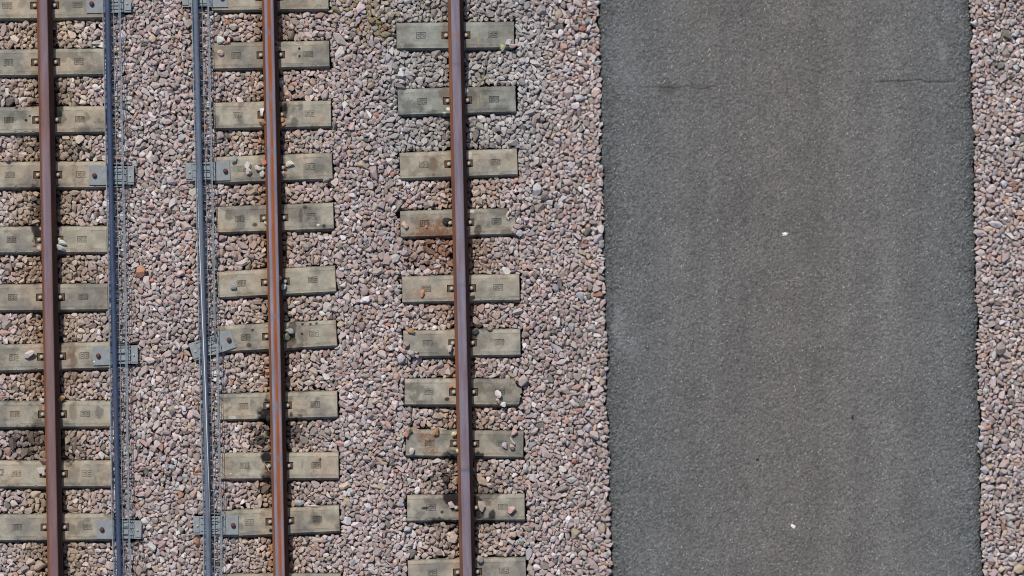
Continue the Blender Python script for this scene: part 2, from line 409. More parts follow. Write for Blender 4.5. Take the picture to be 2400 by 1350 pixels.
# ------------------------------------------------------------------ asphalt path
def build_path():
    ys_in = np.arange(-3.4, 3.4, .0062)
    out = np.concatenate([np.arange(3.43, 4.4, .06), np.array([5, 8, 14, 25, 60, 140, 300.])])
    ys = np.concatenate([-out[::-1], ys_in, out])
    nx = 500
    t = np.linspace(0, 1, nx)
    py = 675 - ys * S
    pyc = np.clip(py, -900, 2250)
    el = line_x(*EDGE_L, py) + (fbm(pyc, pyc * 0 + 3, 30, 301, 4) - .5) * 14
    er = line_x(*EDGE_R, py) + (fbm(pyc, pyc * 0 + 9, 28, 311, 4) - .5) * 13
    PX = el[:, None] * (1 - t) + er[:, None] * t
    PY = np.repeat(py[:, None], nx, 1)
    X = (PX - 1200) / S; Y = np.repeat(ys[:, None], nx, 1)
    dl = PX - el[:, None]; dr = er[:, None] - PX
    de = np.minimum(dl, dr)
    r2 = np.random.default_rng(5)
    wn_ = r2.normal(0, 1, PX.shape)
    bl = (wn_ + np.roll(wn_, 1, 0) + np.roll(wn_, 1, 1) + np.roll(np.roll(wn_, 1, 0), 1, 1)) / 2
    g5 = (vnoise(PX, PY, 4.2, 381) - .5) * 2.0 + (vnoise(PX, PY, 2.8, 382) - .5) * 1.8
    rough = .0022 + .0050 * np.exp(-de / 26.)
    Z = -.012 + rough * (g5 + .35 * bl)
    Z = Z - .026 * np.exp(-de / 7.) - .012 * np.exp(-de / 40.)
    Z = Z + .006 * (fbm(PX, PY, 160, 330, 3) - .5)
    # two hairline transverse joints in the surfacing
    for (xa, xb, yc, dp) in ((1500, 1690, 207, .006), (2060, 2245, 190, .009), (1640, 1670, 938, .006), (1985, 2010, 1172, .006)):
        yy = yc + (fbm(PX, PX * 0, 30, 340, 3) - .5) * 16
        inx = sstep(xa - 30, xa + 30, PX) * (1 - sstep(xb - 30, xb + 30, PX))
        Z = Z - dp * inx * np.exp(-((PY - yy) / 2.4) ** 2)
    Z[:, 0] = -.11; Z[:, -1] = -.11
    base = lin(102, 101, 100)
    f = fbm(PX, PY, 70, 350, 4)
    col = base * (0.86 + .28 * f)[..., None]
    # worn wheel lanes and the slightly warmer crown
    lane = vnoise(PX, PY * .04, 60, 360)
    lane2 = vnoise(PX, PY * .015, 24, 361)
    col *= (0.84 + .20 * lane + .13 * lane2)[..., None]
    warm = np.exp(-((PX - 1860) / 260.) ** 2)
    col *= 1 + warm[..., None] * np.array([.085, .025, -.03])
    # coarser, less trafficked dark rims
    rim = np.exp(-de / 22.)
    col *= (1 - .34 * rim)[..., None]
    col *= 1 + (np.exp(-de / 120.))[..., None] * np.array([-.10, -.03, -.01])
    # chippings: pale and dark grains
    g1 = r2.random(PX.shape)
    gr = (vnoise(PX, PY, 3.3, 383) - .5) * .66 + (vnoise(PX, PY, 2.4, 384) - .5) * .5
    col *= np.clip(1 + gr * (0.85 + .5 * np.exp(-de / 60.)), .35, 1.8)[..., None]
    col *= (0.86 + .28 * r2.random(PX.shape))[..., None]
    pal = g1 > .989
    col[pal] = col[pal] * .4 + lin(190, 193, 192) * .6 * (0.5 + r2.random(pal.sum()))[:, None]
    drk = g1 < .05
    col[drk] *= .6
    # pale dust scuffs and a damp patch with a shape of their own
    for (sx, sy, rx, ry, s, cc) in ((1567, 208, 24, 15, .6, lin(72, 70, 64)), (1500, 190, 50, 40, .12, lin(150, 150, 150)), (1462, 480, 12, 8, .2, lin(150, 150, 150)),
                                    (1450, 760, 16, 70, .22, lin(150, 152, 152)), (1478, 812, 26, 40, .15, lin(150, 152, 152)), (1600, 207, 90, 7, .35, lin(74, 72, 70)), (2110, 192, 50, 8, .45, lin(72, 70, 68)), (2200, 190, 40, 6, .35, lin(74, 72, 70)),
                                    (1890, 520, 60, 140, .12, lin(80, 78, 78)), (1640, 30, 50, 60, .18, lin(112, 106, 92)), (2210, 120, 12, 30, .2, lin(160, 160, 158)), (1460, 150, 40, 90, .14, lin(140, 142, 142)), (1665, 940, 22, 8, .3, lin(84, 80, 74))):
        d = np.hypot((PX - sx) / rx, (PY - sy) / ry) + (fbm(PX, PY, 20, 370, 3) - .5) * 1.2
        w = ((1 - sstep(.4, 1.3, d)) * s)[..., None]
        col = col * (1 - w) + cc * w
    col[np.abs(ys) > 3.41] = base * .94
    ny = len(ys)
    V = np.stack([X, Y, Z], -1).reshape(-1, 3)
    idx = np.arange(ny * nx).reshape(ny, nx)
    F = np.stack([idx[:-1, :-1], idx[:-1, 1:], idx[1:, 1:], idx[1:, :-1]], -1).reshape(-1, 4)
    me = np_mesh("path", V, F, col.reshape(-1, 3), smooth=True)
    o = obj("asphalt_path", me, M_asphalt)
    tag(o, kind="structure")
build_path()

# ------------------------------------------------------------------ sleepers
FONT = {"E": "111100110100111", "I": "010010010010010", "3": "111001011001111", "C": "111100100100111", "6": "111100111101111", "D": "110101101101110",
        "O": "111101101101111", "0": "111101101101111", "G": "111100101101111", "F": "111100110100100", "B": "110101110101110", "2": "111001111100111", "1": "010110010010111", "S": "111100111001111"}

def sleeper_body(s):
    st = .0042
    us = np.arange(-s.len / 2, s.len / 2 + st / 2, st); us = us * (s.len / 2) / us[-1] if us[-1] > 0 else us
    vs = np.arange(-HALF, HALF + st / 2, st); vs = vs * HALF / abs(vs[0])
    ue = np.concatenate([[us[0] - .008, us[0] - .003], us, [us[-1] + .003, us[-1] + .008]])
    uz = np.concatenate([[-.12, -.007], np.zeros(len(us)), [-.007, -.12]])
    ve = np.concatenate([[vs[0] - .042, vs[0] - .003], vs, [vs[-1] + .004, vs[-1] + .020]])
    vz = np.concatenate([[-.12, -.010], np.zeros(len(vs)), [-.008, -.12]])
    U, Vv = np.meshgrid(ue, ve)
    Z = np.minimum(uz[None, :], vz[:, None]).astype(float).copy()
    # broken / buried ends
    if s.broken:
        lo, hi = u_limits(s, np.clip(Vv, -HALF, HALF))
        wob = (fbm(Vv * S, Vv * 0, 9, 400, 4) - .5) * .05
        U = np.clip(U, lo + (U - us[0]) * (U < us[0]) + wob * (lo > -s.len / 2), hi + (U - us[-1]) * (U > us[-1]) + wob * (hi < s.len / 2))
    ca, sa = math.cos(s.ang), math.sin(s.ang)
    PX = s.cx + (U * ca - Vv * sa) * S
    PY = s.my - (U * sa + Vv * ca) * S
    top = (uz[None, :] == 0) & (vz[:, None] == 0)
    sd_ = s.i * 17
    # gentle cast shoulder along both long edges
    Z -= np.where(top, .004 * sstep(.072, HALF, np.abs(Vv)), 0)
    Z += np.where(top, .0016 * (fbm(PX, PY, 20, 410 + sd_, 4) - .5), 0)
    chip = fbm(U * S, Vv * 0 + s.i, 7, 420, 3)
    Z -= np.where(top & (np.abs(Vv) > HALF - .006), .006 * sstep(.66, .8, chip), 0)
    # colour
    khaki = lin(160, 153, 137); grey = lin(122, 118, 110); warm = lin(165, 151, 132)
    if s.tr == "R": khaki = lin(156, 150, 136); warm = lin(160, 149, 132)
    if s.i in (21, 22): khaki = lin(143, 144, 136); warm = lin(146, 144, 134)
    a = fbm(PX, PY, 60, 430 + sd_, 4); b = fbm(PX, PY, 22, 440 + sd_, 4); c = fbm(PX, PY, 9, 450 + sd_, 3)
    fg = sstep(.42, .72, a)[..., None]
    fw = sstep(.45, .7, vnoise(PX, PY, 45, 460 + sd_))[..., None]
    col = khaki * (1 - fw) + warm * fw
    col = col * (1 - .85 * fg) + grey * .85 * fg
    col = col * (0.72 + .56 * b)[..., None] * (0.84 + .32 * c)[..., None]
    blot = sstep(.55, .72, fbm(PX, PY, 30, 490 + sd_, 4)) * (0.30 + .35 * ((s.i * 7) % 5) / 4)
    col = col * (1 - blot[..., None]) + lin(88, 86, 80) * blot[..., None]
    r2 = np.random.default_rng(900 + s.i)
    w = r2.random(PX.shape)
    col = np.where((w > .965)[..., None], col * .72, col)
    col = np.where((w < .02)[..., None], col * 1.22, col)
    # paler worn arrises, broken darker line just inside them
    edge = sstep(.080, HALF, np.abs(Vv))[..., None]
    col = col * (1 + .10 * edge)
    band = np.exp(-((np.abs(Vv) - .073) / .003) ** 2)[..., None] * sstep(.35, .6, vnoise(PX, PY, 16, 470 + sd_))[..., None]
    col = col * (1 - .38 * band)
    # side faces darkened in the colour for the shade they lie in
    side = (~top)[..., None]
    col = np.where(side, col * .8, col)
    # rust washed off the rail
    dx = PX - rail_x(s.tr, PY)
    rw = {"L": .45, "M": .6, "R": .4}[s.tr] * (0.3 + vnoise(PX, PY, 12, 480 + sd_)) * np.where(dx < 0, np.exp(-np.clip(-dx - 18, 0, None) / 9), .7 * np.exp(-np.clip(dx - 18, 0, None) / 7))
    rw = np.clip(rw, 0, .8)[..., None]
    col = col * (1 - rw) + lin(146, 108, 68) * rw
    # stains
    col = stain_blend(col.reshape(-1, 3), PX.ravel(), PY.ravel(), .28, only=('oil', 'wet', 'brown', 'rust', 'pale', 'yellow')).reshape(col.shape)
    # cast stamps with raised characters and clip pockets
    u_r = (s.rx - s.cx) / S / ca
    offs = {"L": (-88, 77), "M": (-80, 88), "R": (-82, 86)}[s.tr]
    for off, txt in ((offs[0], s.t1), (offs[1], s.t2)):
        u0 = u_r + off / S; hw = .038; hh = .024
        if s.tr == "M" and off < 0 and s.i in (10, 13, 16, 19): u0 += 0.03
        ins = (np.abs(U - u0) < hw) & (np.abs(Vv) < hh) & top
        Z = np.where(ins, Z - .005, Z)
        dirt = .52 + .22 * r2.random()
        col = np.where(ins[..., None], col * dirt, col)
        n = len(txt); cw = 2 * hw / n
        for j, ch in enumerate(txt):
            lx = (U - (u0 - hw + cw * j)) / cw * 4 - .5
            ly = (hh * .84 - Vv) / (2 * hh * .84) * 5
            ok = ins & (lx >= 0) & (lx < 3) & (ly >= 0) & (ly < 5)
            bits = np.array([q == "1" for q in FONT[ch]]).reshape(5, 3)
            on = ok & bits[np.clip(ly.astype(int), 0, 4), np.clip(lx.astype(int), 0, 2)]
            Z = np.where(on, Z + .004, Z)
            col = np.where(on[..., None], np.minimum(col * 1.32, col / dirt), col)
    for sg in (-1, 1):
        ins = (np.abs(U - (u_r + sg * 25.0 / S)) < 8.2 / S) & (np.abs(Vv) < 8.2 / S) & top
        Z = np.where(ins, Z - .016, Z)
        col = np.where(ins[..., None], lin(70, 56, 46), col)
    nv, nu = U.shape
    V = np.stack([U, Vv, Z], -1).reshape(-1, 3)
    idx = np.arange(nv * nu).reshape(nv, nu)
    F = np.stack([idx[:-1, :-1], idx[:-1, 1:], idx[1:, 1:], idx[1:, :-1]], -1).reshape(-1, 4)
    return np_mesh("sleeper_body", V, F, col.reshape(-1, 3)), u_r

def clip_meshes():
    # rusty cast shoulder in its pocket with a nose bearing on the rail foot; local x points to the rail
    bm = bmesh.new()
    add_box(bm, (-.002, 0, -.008), (.050, .050, .010), 0, .0015)
    add_box(bm, (.014, 0, .004), (.024, .036, .016), 0, .003)
    add_box(bm, (.027, 0, .016), (.018, .026, .008), 0, .002)
    plate = bm_mesh("clip_plate", bm)
    bm = bmesh.new()
    add_dome(bm, (.005, 0, .004), .0165, .014, 16, 5, .010)
    bolt = bm_mesh("clip_bolt", bm, True)
    return plate, bolt
CLIP_PLATE, CLIP_BOLT = clip_meshes()
CLIP_PLATE.materials.append(M_clip); CLIP_BOLT.materials.append(M_bolt)

for s in sleepers:
    root = empty("concrete_sleeper", W(s.cx, s.my, 0), s.ang)
    tag(root, s.label, "sleeper", {"L": "concrete sleepers under the left rail", "M": "concrete sleepers under the middle rail", "R": "concrete sleepers under the right rail"}[s.tr])
    me, u_r = sleeper_body(s)
    obj("sleeper_body", me, M_concrete, root)
    for sg in (-1, 1):
        pl = obj("clip_plate", CLIP_PLATE, None, root)
        pl.location = (u_r + sg * 24.5 / S, 0, 0)
        pl.rotation_euler = (0, 0, 0 if sg < 0 else math.pi)
        obj("bolt", CLIP_BOLT, None, pl)

# ------------------------------------------------------------------ rails
def loft(profile, a, b, n=60, closed=True):
    """extrude an (x,z) profile from a to b along the ground, slightly wavy"""
    d = (b - a); L = d.length; d.normalize(); side = Vector((d.y, -d.x, 0))
    if side.x < 0: side = -side
    P = []
    for i in range(n + 1):
        c = a + d * L * i / n
        for (x, z) in profile: P.append(c + side * x + Vector((0, 0, z)))
    k = len(profile); F = []
    for i in range(n):
        for j in range(k if closed else k - 1):
            q = (j + 1) % k
            F.append((i * k + j, i * k + q, (i + 1) * k + q, (i + 1) * k + j))
    return np.array(P), np.array(F)

def head_mat(kind):
    """worn running surface: streaks along the rail; the middle rail keeps a rusty stripe between two polished lanes"""
    m, n, l, p = mat_new("rail_head_" + kind, 0.85, 0.15)
    a = n.new("ShaderNodeAttribute"); a.attribute_name = "tint"
    t = noise_node(n, l, 14, 6, 0.7, stretch=(1.6, 0.18, 1))
    r = ramp(n, [(0.25, (.76, .70, .70)), (0.75, (1.22, 1.24, 1.24))]); l.new(t.outputs[0], r.inputs[0])
    t2 = noise_node(n, l, 260, 3, .7)
    r2 = ramp(n, [(0.3, (.80,) * 3), (0.7, (1.2,) * 3)]); l.new(t2.outputs[0], r2.inputs[0])
    c = mix_rgb(n, l, 'MULTIPLY', 1.0, a.outputs[0], r.outputs[0])
    l.new(mix_rgb(n, l, 'MULTIPLY', 1.0, c, r2.outputs[0]), p.inputs["Base Color"])
    bump(n, l, p, t2.outputs[0], .15, .001)
    return m

def build_rail(tr, label):
    x0, x1 = RAILS[tr]
    pa, pb = -700, 2050
    a = W(line_x(x0, x1, pa), pa); b = W(line_x(x0, x1, pb), pb)
    a.z = b.z = 0
    root = empty("rail", (0, 0, 0)); tag(root, label, "rail", "rusty rails")
    fz = .006
    # foot with sloping flanges
    foot = [(-.063, fz), (-.063, fz + .010), (-.052, fz + .014), (-.022, fz + .028), (-.010, fz + .040), (.010, fz + .040), (.022, fz + .028), (.052, fz + .014), (.063, fz + .010), (.063, fz)]
    P, F = loft(foot, a, b); obj("rail_foot", np_mesh("rail_foot", P, F), M_rust_orange if tr == "M" else M_rust, root)
    web = [(-.009, fz + .040), (-.008, fz + .075), (-.010, fz + .110), (.010, fz + .110), (.008, fz + .075), (.009, fz + .040)]
    P, F = loft(web, a, b); obj("rail_web", np_mesh("rail_web", P, F), M_rust, root)
    # head: rusty cheeks, crown coloured by wear
    xs = [-.010, -.034, -.0365, -.0362, -.033, -.026, -.018, -.010, 0, .010, .018, .026, .033, .0362, .0365, .034, .010]
    zs = [.108, .116, .122, .142, .1520, .1562, .1580, .1588, .159, .1588, .1580, .1562, .1520, .142, .122, .116, .108]
    hk = 1.09 if tr == 'M' else 1.04
    xs = [x * hk for x in xs]
    prof = [(x, z + fz) for x, z in zip(xs, zs)]
    n = 420
    P, F = loft(prof, a, b, n, True)
    k = len(prof)
    X = np.tile(np.array(xs), n + 1); row = np.repeat(np.arange(n + 1), k)
    py = pa + (pb - pa) * row / n
    rust = lin(104, 68, 52) if tr != 'M' else lin(106, 65, 43)
    if tr == "M":
        lav = lin(130, 125, 139); org = lin(142, 82, 44)
        lav2 = lin(138, 118, 124)
        wl = sstep(500, 1150, py)[:, None] * (X > 0)[:, None]
        pol = lav * (1 - wl) + lav2 * wl
        w1 = .0140 + .003 * (vnoise(py, py * 0, 120, 501) - .5)
        cen = (1 - sstep(w1 - .002, w1 + .003, np.abs(X - .003)))[:, None]
        col = pol * (1 - cen) + org * cen
        # spots where the polish runs right across
        for sy, sr in ((78, 6), (228, 10), (355, 5), (950, 6), (1072, 7), (740, 4)):
            m = np.exp(-((py - sy) / sr) ** 2)[:, None]
            col = col * (1 - .6 * m) + lin(112, 116, 122) * .6 * m
        gr = sstep(.62, .8, vnoise(py, X * 900, 30, 502))[:, None] * .25
        col = col * (1 - gr) + lin(104, 108, 116) * gr
    elif tr == "L":
        mv = lin(122, 99, 98); br = lin(116, 82, 70); lv = lin(124, 110, 117)
        c1 = sstep(.014, .032, X)[:, None] * .6
        f = sstep(.3, .7, vnoise(py, X * 600, 160, 503))[:, None]
        col = mv * (1 - f * .6) + lv * f * .6
        lf = (1 - sstep(-.030, -.012, X))[:, None] * .75
        col = col * (1 - lf) + br * lf
        md = np.exp(-((py - 560) / 180) ** 2)[:, None] * np.exp(-((X + .02) / .008) ** 2)[:, None]
        col = col * (1 - .8 * md) + lin(130, 124, 142) * .8 * md
    else:
        lv = lin(124, 117, 129); pk = lin(122, 106, 112)
        f = sstep(.35, .7, vnoise(py * .25, X * 1500, 14, 504))[:, None]
        col = lv * (1 - f * .8) + pk * f * .8
        for sy, sr, st in ((1099, 5, .9), (152, 5, .5), (668, 4, .4)):
            m = np.exp(-((py - sy) / sr) ** 4)[:, None]
            col = col * (1 - st * m) + lin(92, 96, 106) * st * m
        for sy in (1089, 1110, 85, 390):
            m = np.exp(-((py - sy) / 1.6) ** 2)[:, None]
            col = col * (1 - .6 * m) + lin(150, 96, 60) * .6 * m
    edge_w = sstep(.0325 * hk, .0362 * hk, np.abs(X))[:, None]
    col = col * (1 - edge_w) + rust * edge_w
    obj("rail_head", np_mesh("rail_head", P, F, col), head_mat(tr), root)
build_rail("L", "rusty brown rail with a mauve top along the left side")
build_rail("M", "rail with a bright orange stripe between two lavender lanes on its head")
build_rail("R", "purplish rusty rail nearest the asphalt path")

# ------------------------------------------------------------------ cable trays and cables
TRAY_Z = .036
def tray(label, ya, yb, lx, rx):
    """U-shaped welded wire tray; lx, rx = (at ya, at yb) pixel positions of its upper side wires"""
    root = empty("wire_cable_tray", (0, 0, 0)); tag(root, label, "cable tray", "wire cable trays beside the rails")
    n = max(4, int((yb - ya) / 60))
    def at(f, py, z):
        t = (py - ya) / (yb - ya)
        L = lx[0] + (lx[1] - lx[0]) * t; R = rx[0] + (rx[1] - rx[0]) * t
        wv = (vnoise(np.array([py]), np.array([ya + 5.]), 140, 520)[0] - .5) * 3.0
        return W(L + (R - L) * f + wv, py, TRAY_Z + z)
    rows = [ya + (yb - ya) * i / n for i in range(n + 1)]
    pitch = 17.7
    crosses = np.arange(ya + 4, yb, pitch)
    for nm, wires in (("side_mesh", ((0.0, .056, .0034), (.055, .028, .0028), (.12, .002, .0028))), ("side_mesh", ((1.0, .056, .0026), (.965, .028, .0024), (.91, .002, .0028)))):
        bm = bmesh.new()
        for (f, z, r) in wires: add_tube(bm, [at(f, py, z) for py in rows], r, 6)
        for py in crosses:
            add_tube(bm, [at(f, py, z - .003 if z < .01 else z) for (f, z, r) in wires], .0022, 5)
        obj(nm, bm_mesh(nm, bm, True), M_wire, root)
    bm = bmesh.new()
    add_tube(bm, [at(.60, py, .002) for py in rows], .0028, 6)
    add_tube(bm, [at(.33, py, .002) for py in rows], .0022, 6)
    for py in crosses: add_tube(bm, [at(.12, py, -.001), at(.5, py, -.002), at(.91, py, -.001)], .0031, 5)
    obj("bottom_mesh", bm_mesh("bottom_mesh", bm, True), M_wire, root)
tray("long galvanised wire cable tray between the left rail and the wide ballast strip", -700, 2050, (241 - 13, 266 + 13), (282 - 13, 307 + 13))
tray("galvanised wire cable tray left of the middle rail, above the crooked bracket", -700, 800, (449 - 13.5, 466), (490 - 13.5, 505))
tray("galvanised wire cable tray left of the middle rail, below the crooked bracket", 792, 2050, (467, 478 + 14), (511, 521 + 14))

def cable(label, pts, r, mat, stripe=None):
    root = empty("cable", (0, 0, 0)); tag(root, label, "cable", "thick cables lying in the wire trays")
    ys = [p[1] for p in pts]
    rows = np.linspace(ys[0], ys[-1], 90)
    xs = np.interp(rows, ys, [p[0] for p in pts])
    k = np.ones(7) / 7
    xs = np.convolve(np.pad(xs, 3, mode='reflect', reflect_type='odd'), k, mode='valid')
    z = TRAY_Z + r + .003
    P = [W(x, y, z) for x, y in zip(xs, rows)]
    bm = bmesh.new(); add_tube(bm, P, r, 20)
    obj("sheath", bm_mesh("cable_sheath", bm, True), mat, root)
    if stripe:
        bm = bmesh.new(); prev = None
        for p, y in zip(P, rows):
            an = np.interp(y, stripe[0], stripe[1]); hw = math.radians(7)
            if y < stripe[0][0] - 40 or y > stripe[0][-1] + 40: continue
            cur = []
            for a in (an - hw, an, an + hw):
                cur.append(bm.verts.new(p + Vector((math.sin(a), 0, math.cos(a))) * (r + .0006)))
            if prev:
                for j in range(2): bm.faces.new((prev[j], prev[j + 1], cur[j + 1], cur[j]))
            prev = cur
        me = bm_mesh("cable_stripe", bm, True)
        obj("stripe", me, M_stripe, root)
cable("dark navy blue cable lying in the left wire tray",
      [(238, -700), (252, 0), (256, 225), (258, 340), (262.5, 565), (266, 700), (270, 900), (274, 1100), (280, 1350), (293, 2050)], 5.6 / S, M_cable_a)
cable("grey blue cable with a pale lengthwise stripe in the middle wire tray",
      [(444, -700), (458, 0), (462, 160), (466.5, 340), (472, 565), (476, 720), (481, 900), (485, 1100), (489, 1350), (504, 2050)], 6.1 / S, M_cable_b,
      ([380, 480, 620, 760, 900, 1020, 1110, 1200, 1300], [-1.35, -1.05, -.62, -.3, .05, .3, .62, 1.0, 1.35]))

# ------------------------------------------------------------------ tray brackets
def bracket(label, cx, cy, ang, side, plate_w=38, skew=0.0):
    """galvanised support: plate bolted to the sleeper, step, and a ribbed saddle under the tray.
    side = +1: plate to the left of the tray (left line), -1: plate to the right"""
    root = empty("tray_bracket", W(cx, cy, 0), ang); tag(root, label, "bracket", "grey brackets that hold the wire trays")
    sx = side
    def px(v): return v / S * sx
    bm = bmesh.new(); add_box(bm, (px(-46), 0, .006), (plate_w / S, 45 / S, .008), 0, .0015)
    obj("mounting_plate", bm_mesh("mounting_plate", bm), M_galv, root)
    bm = bmesh.new(); add_box(bm, (px(-46 + plate_w / 2 + 2.5), 0, .014), (6 / S, 44.5 / S, .018), 0, .002)
    obj("step", bm_mesh("step", bm), M_galv, root)
    bm = bmesh.new()
    add_box(bm, (px(7), 0, .010), (66 / S, 43 / S, .008), 0, .0015)
    # folded ribs across the saddle
    for dy, w in ((19, 4), (8, 10), (-3, 4), (-9, 9), (-19, 4)):
        add_box(bm, (px(3), dy / S, .019), (40 / S, w / S, .009), 0, .002)
    add_box(bm, (px(33), 2 / S, .018), (15 / S, 38 / S, .007), 0, .002)
    obj("saddle", bm_mesh("saddle", bm), M_galv, root)
    bm = bmesh.new(); add_dome(bm, (px(-52.5), 0, .010), 5.4 / S, .012, 16, 5, .018)
    obj("rusty_bolt", bm_mesh("rusty_bolt", bm, True), M_rustbolt, root)
    bm = bmesh.new(); add_dome(bm, (px(31), -1 / S, .0215), 2.6 / S, .006, 12, 4, .006)
    obj("small_bolt", bm_mesh("small_bolt", bm, True), M_bolt, root)
bracket("grey tray bracket at the top edge, beside the navy blue cable", 267.5, 8, .01, 1)
bracket("grey tray bracket beside the navy blue cable, second from the top", 274, 411, .0, 1)
bracket("grey tray bracket beside the navy blue cable with a small white dropping on its plate", 283, 832, .03, 1)
bracket("grey tray bracket beside the navy blue cable, lowest of its line", 291.5, 1241, -.01, 1)
bracket("grey tray bracket at the top edge, beside the striped grey blue cable", 468, -5, .01, -1, 40)
bracket("grey tray bracket on the stone-strewn sleeper of the middle rail", 476, 402, .03, -1, 34)
bracket("crooked grey tray bracket turned askew on a tilted sleeper of the middle rail", 487, 813, .33, -1, 34)
bracket("grey tray bracket beside the striped cable, lowest of its line", 494, 1231, .01, -1, 38)

# ------------------------------------------------------------------ stones: prototypes
def stone_proto(r_, nplanes):
    n = []
    while len(n) < nplanes:
        v = r_.normal(size=3); v /= np.linalg.norm(v)
        if all(np.dot(v, q) < .86 for q in n): n.append(v)
        elif r_.random() < .02: n.append(v)
    n = np.array(n); d = r_.uniform(.68, 1.0, len(n))
    pts = []
    N = len(n)
    for i in range(N):
        for j in range(i + 1, N):
            for k in range(j + 1, N):
                A = n[[i, j, k]]
                if abs(np.linalg.det(A)) < .05: continue
                p = np.linalg.solve(A, d[[i, j, k]])
                if (n @ p <= d + 1e-6).all() and np.linalg.norm(p) < 1.75: pts.append(p)
    return np.array(pts)

def hull_mesh(pts, bev):
    bm = bmesh.new()
    for p in pts: bm.verts.new(p)
    bmesh.ops.remove_doubles(bm, verts=bm.verts, dist=.02)
    bmesh.ops.convex_hull(bm, input=bm.verts)
    bmesh.ops.delete(bm, geom=[v for v in bm.verts if not v.link_faces], context='VERTS')
    bmesh.ops.dissolve_limit(bm, angle_limit=math.radians(4), verts=bm.verts, edges=bm.edges)
    if bev: bmesh.ops.bevel(bm, geom=list(bm.edges), offset=bev, segments=1, affect='EDGES', clamp_overlap=True)
    bmesh.ops.triangulate(bm, faces=bm.faces)
    bmesh.ops.recalc_face_normals(bm, faces=bm.faces)
    bm.verts.index_update()
    v = np.array([x.co[:] for x in bm.verts]); f = np.array([[q.index for q in fa.verts] for fa in bm.faces])
    bm.free()
    return v, f

pr = np.random.default_rng(3)
PROTO = []
while len(PROTO) < 30:
    pts = stone_proto(pr, int(pr.integers(9, 15)))
    if len(pts) < 8: continue
    pts -= pts.mean(0)
    fine = hull_mesh(pts, .21); coarse = hull_mesh(pts, .0)
    PROTO.append((fine, coarse))

def rot_zyx(a, b, c): return np.array(Euler((a, b, c)).to_matrix())

def stone_variant(r_, size=None):
    k = int(r_.integers(len(PROTO)))
    rr = size if size else float(np.clip(r_.lognormal(math.log(6.3), .28), 3.6, 12)) / S
    sc = np.array([rr * r_.uniform(1.0, 1.5), rr * r_.uniform(.8, 1.05), rr * r_.uniform(.55, .85)])
    R0 = rot_zyx(*r_.uniform(0, 6.28, 3))
    R = rot_zyx(r_.normal(0, .24), r_.normal(0, .24), r_.uniform(0, 6.28))
    out = []
    for (v, f) in PROTO[k]:
        out.append((((v @ R0.T) * sc) @ R.T, f))
    return out

# colours of the crushed rock (reflectance of clean pieces)
PAL = [(lin(172, 161, 157), .32), (lin(168, 153, 147), .25), (lin(158, 144, 136), .13), (lin(182, 177, 174), .10), (lin(168, 142, 130), .05), (lin(148, 140, 133), .08),
       (lin(174, 159, 138), .02), (lin(112, 111, 104), .02), (lin(156, 156, 157), .045), (lin(166, 124, 102), .006), (lin(198, 196, 193), .02)]
PALC = np.array([c for c, w in PAL]); PALW = np.array([w for c, w in PAL]); PALW /= PALW.sum()

def stone_colours(px, py, r_):
    n = len(px)
    col = PALC[r_.choice(len(PAL), n, p=PALW)] * r_.normal(1.09, .14, (n, 1)) * np.array([1.01, .965, .97]) * r_.normal(1, .018, (n, 3))
    # rusty dust beside the rails, tanner stone in the cribs of the left line
    for tr in "LMR":
        dx = px - rail_x(tr, py)
        wl = np.where(dx < 0, np.exp(-np.clip(-dx - 22, 0, None) / 16), .75 * np.exp(-np.clip(dx - 22, 0, None) / 12))
        amt = wl * np.clip((.40 + 1.1 * vnoise(py, py * 0, 70, 600 + ord(tr))) * r_.uniform(.2, 1.2, n), 0, 1) * {"L": 1.0, "M": .95, "R": .75}[tr]
        c = np.where(r_.random((n, 1)) < .6, lin(168, 118, 70), lin(160, 106, 66))
        col = col * (1 - amt[:, None]) + c * amt[:, None]
        near = np.exp(-(dx / 95) ** 4) * {"L": .8, "M": .42, "R": .36}[tr] * (0.4 + 1.0 * vnoise(px, py, 60, 610))
        near = np.clip(near, 0, .8)[:, None]
        col = col * (1 - near) + (col.mean(1, keepdims=True) * np.array([1.10, .85, .62])) * near
    # greyer stone round the top of the right rail
    gz = (sstep(840, 940, px) * (1 - sstep(1240, 1330, px)) * (1 - sstep(330, 430, py)) * .65)[:, None]
    col = col * (1 - gz) + (col.mean(1, keepdims=True) * np.array([1.0, .985, .96]) * .97) * gz
    lum = (0.88 + .24 * fbm(px, py, 150, 620, 3))[:, None]
    col = col * lum
    # oil and lichen
    before = col.copy()
    oiled = stain_blend(col.copy(), px, py, .6, only=("oil",), gain=.95, edge=.9)
    go = np.where(r_.random((n, 1)) < .78, r_.uniform(.55, 1, (n, 1)), .08)
    col = col * (1 - go) + oiled * go
    pick = (r_.random(n) < .62)
    c2 = stain_blend(before.copy(), px, py, .6, only=("rust", "olive"), edge=.9)
    oil_hit = np.abs(col - before).sum(1) > .02
    col = np.where((pick & ~oil_hit)[:, None], c2, col)
    return np.clip(col, .006, .8)

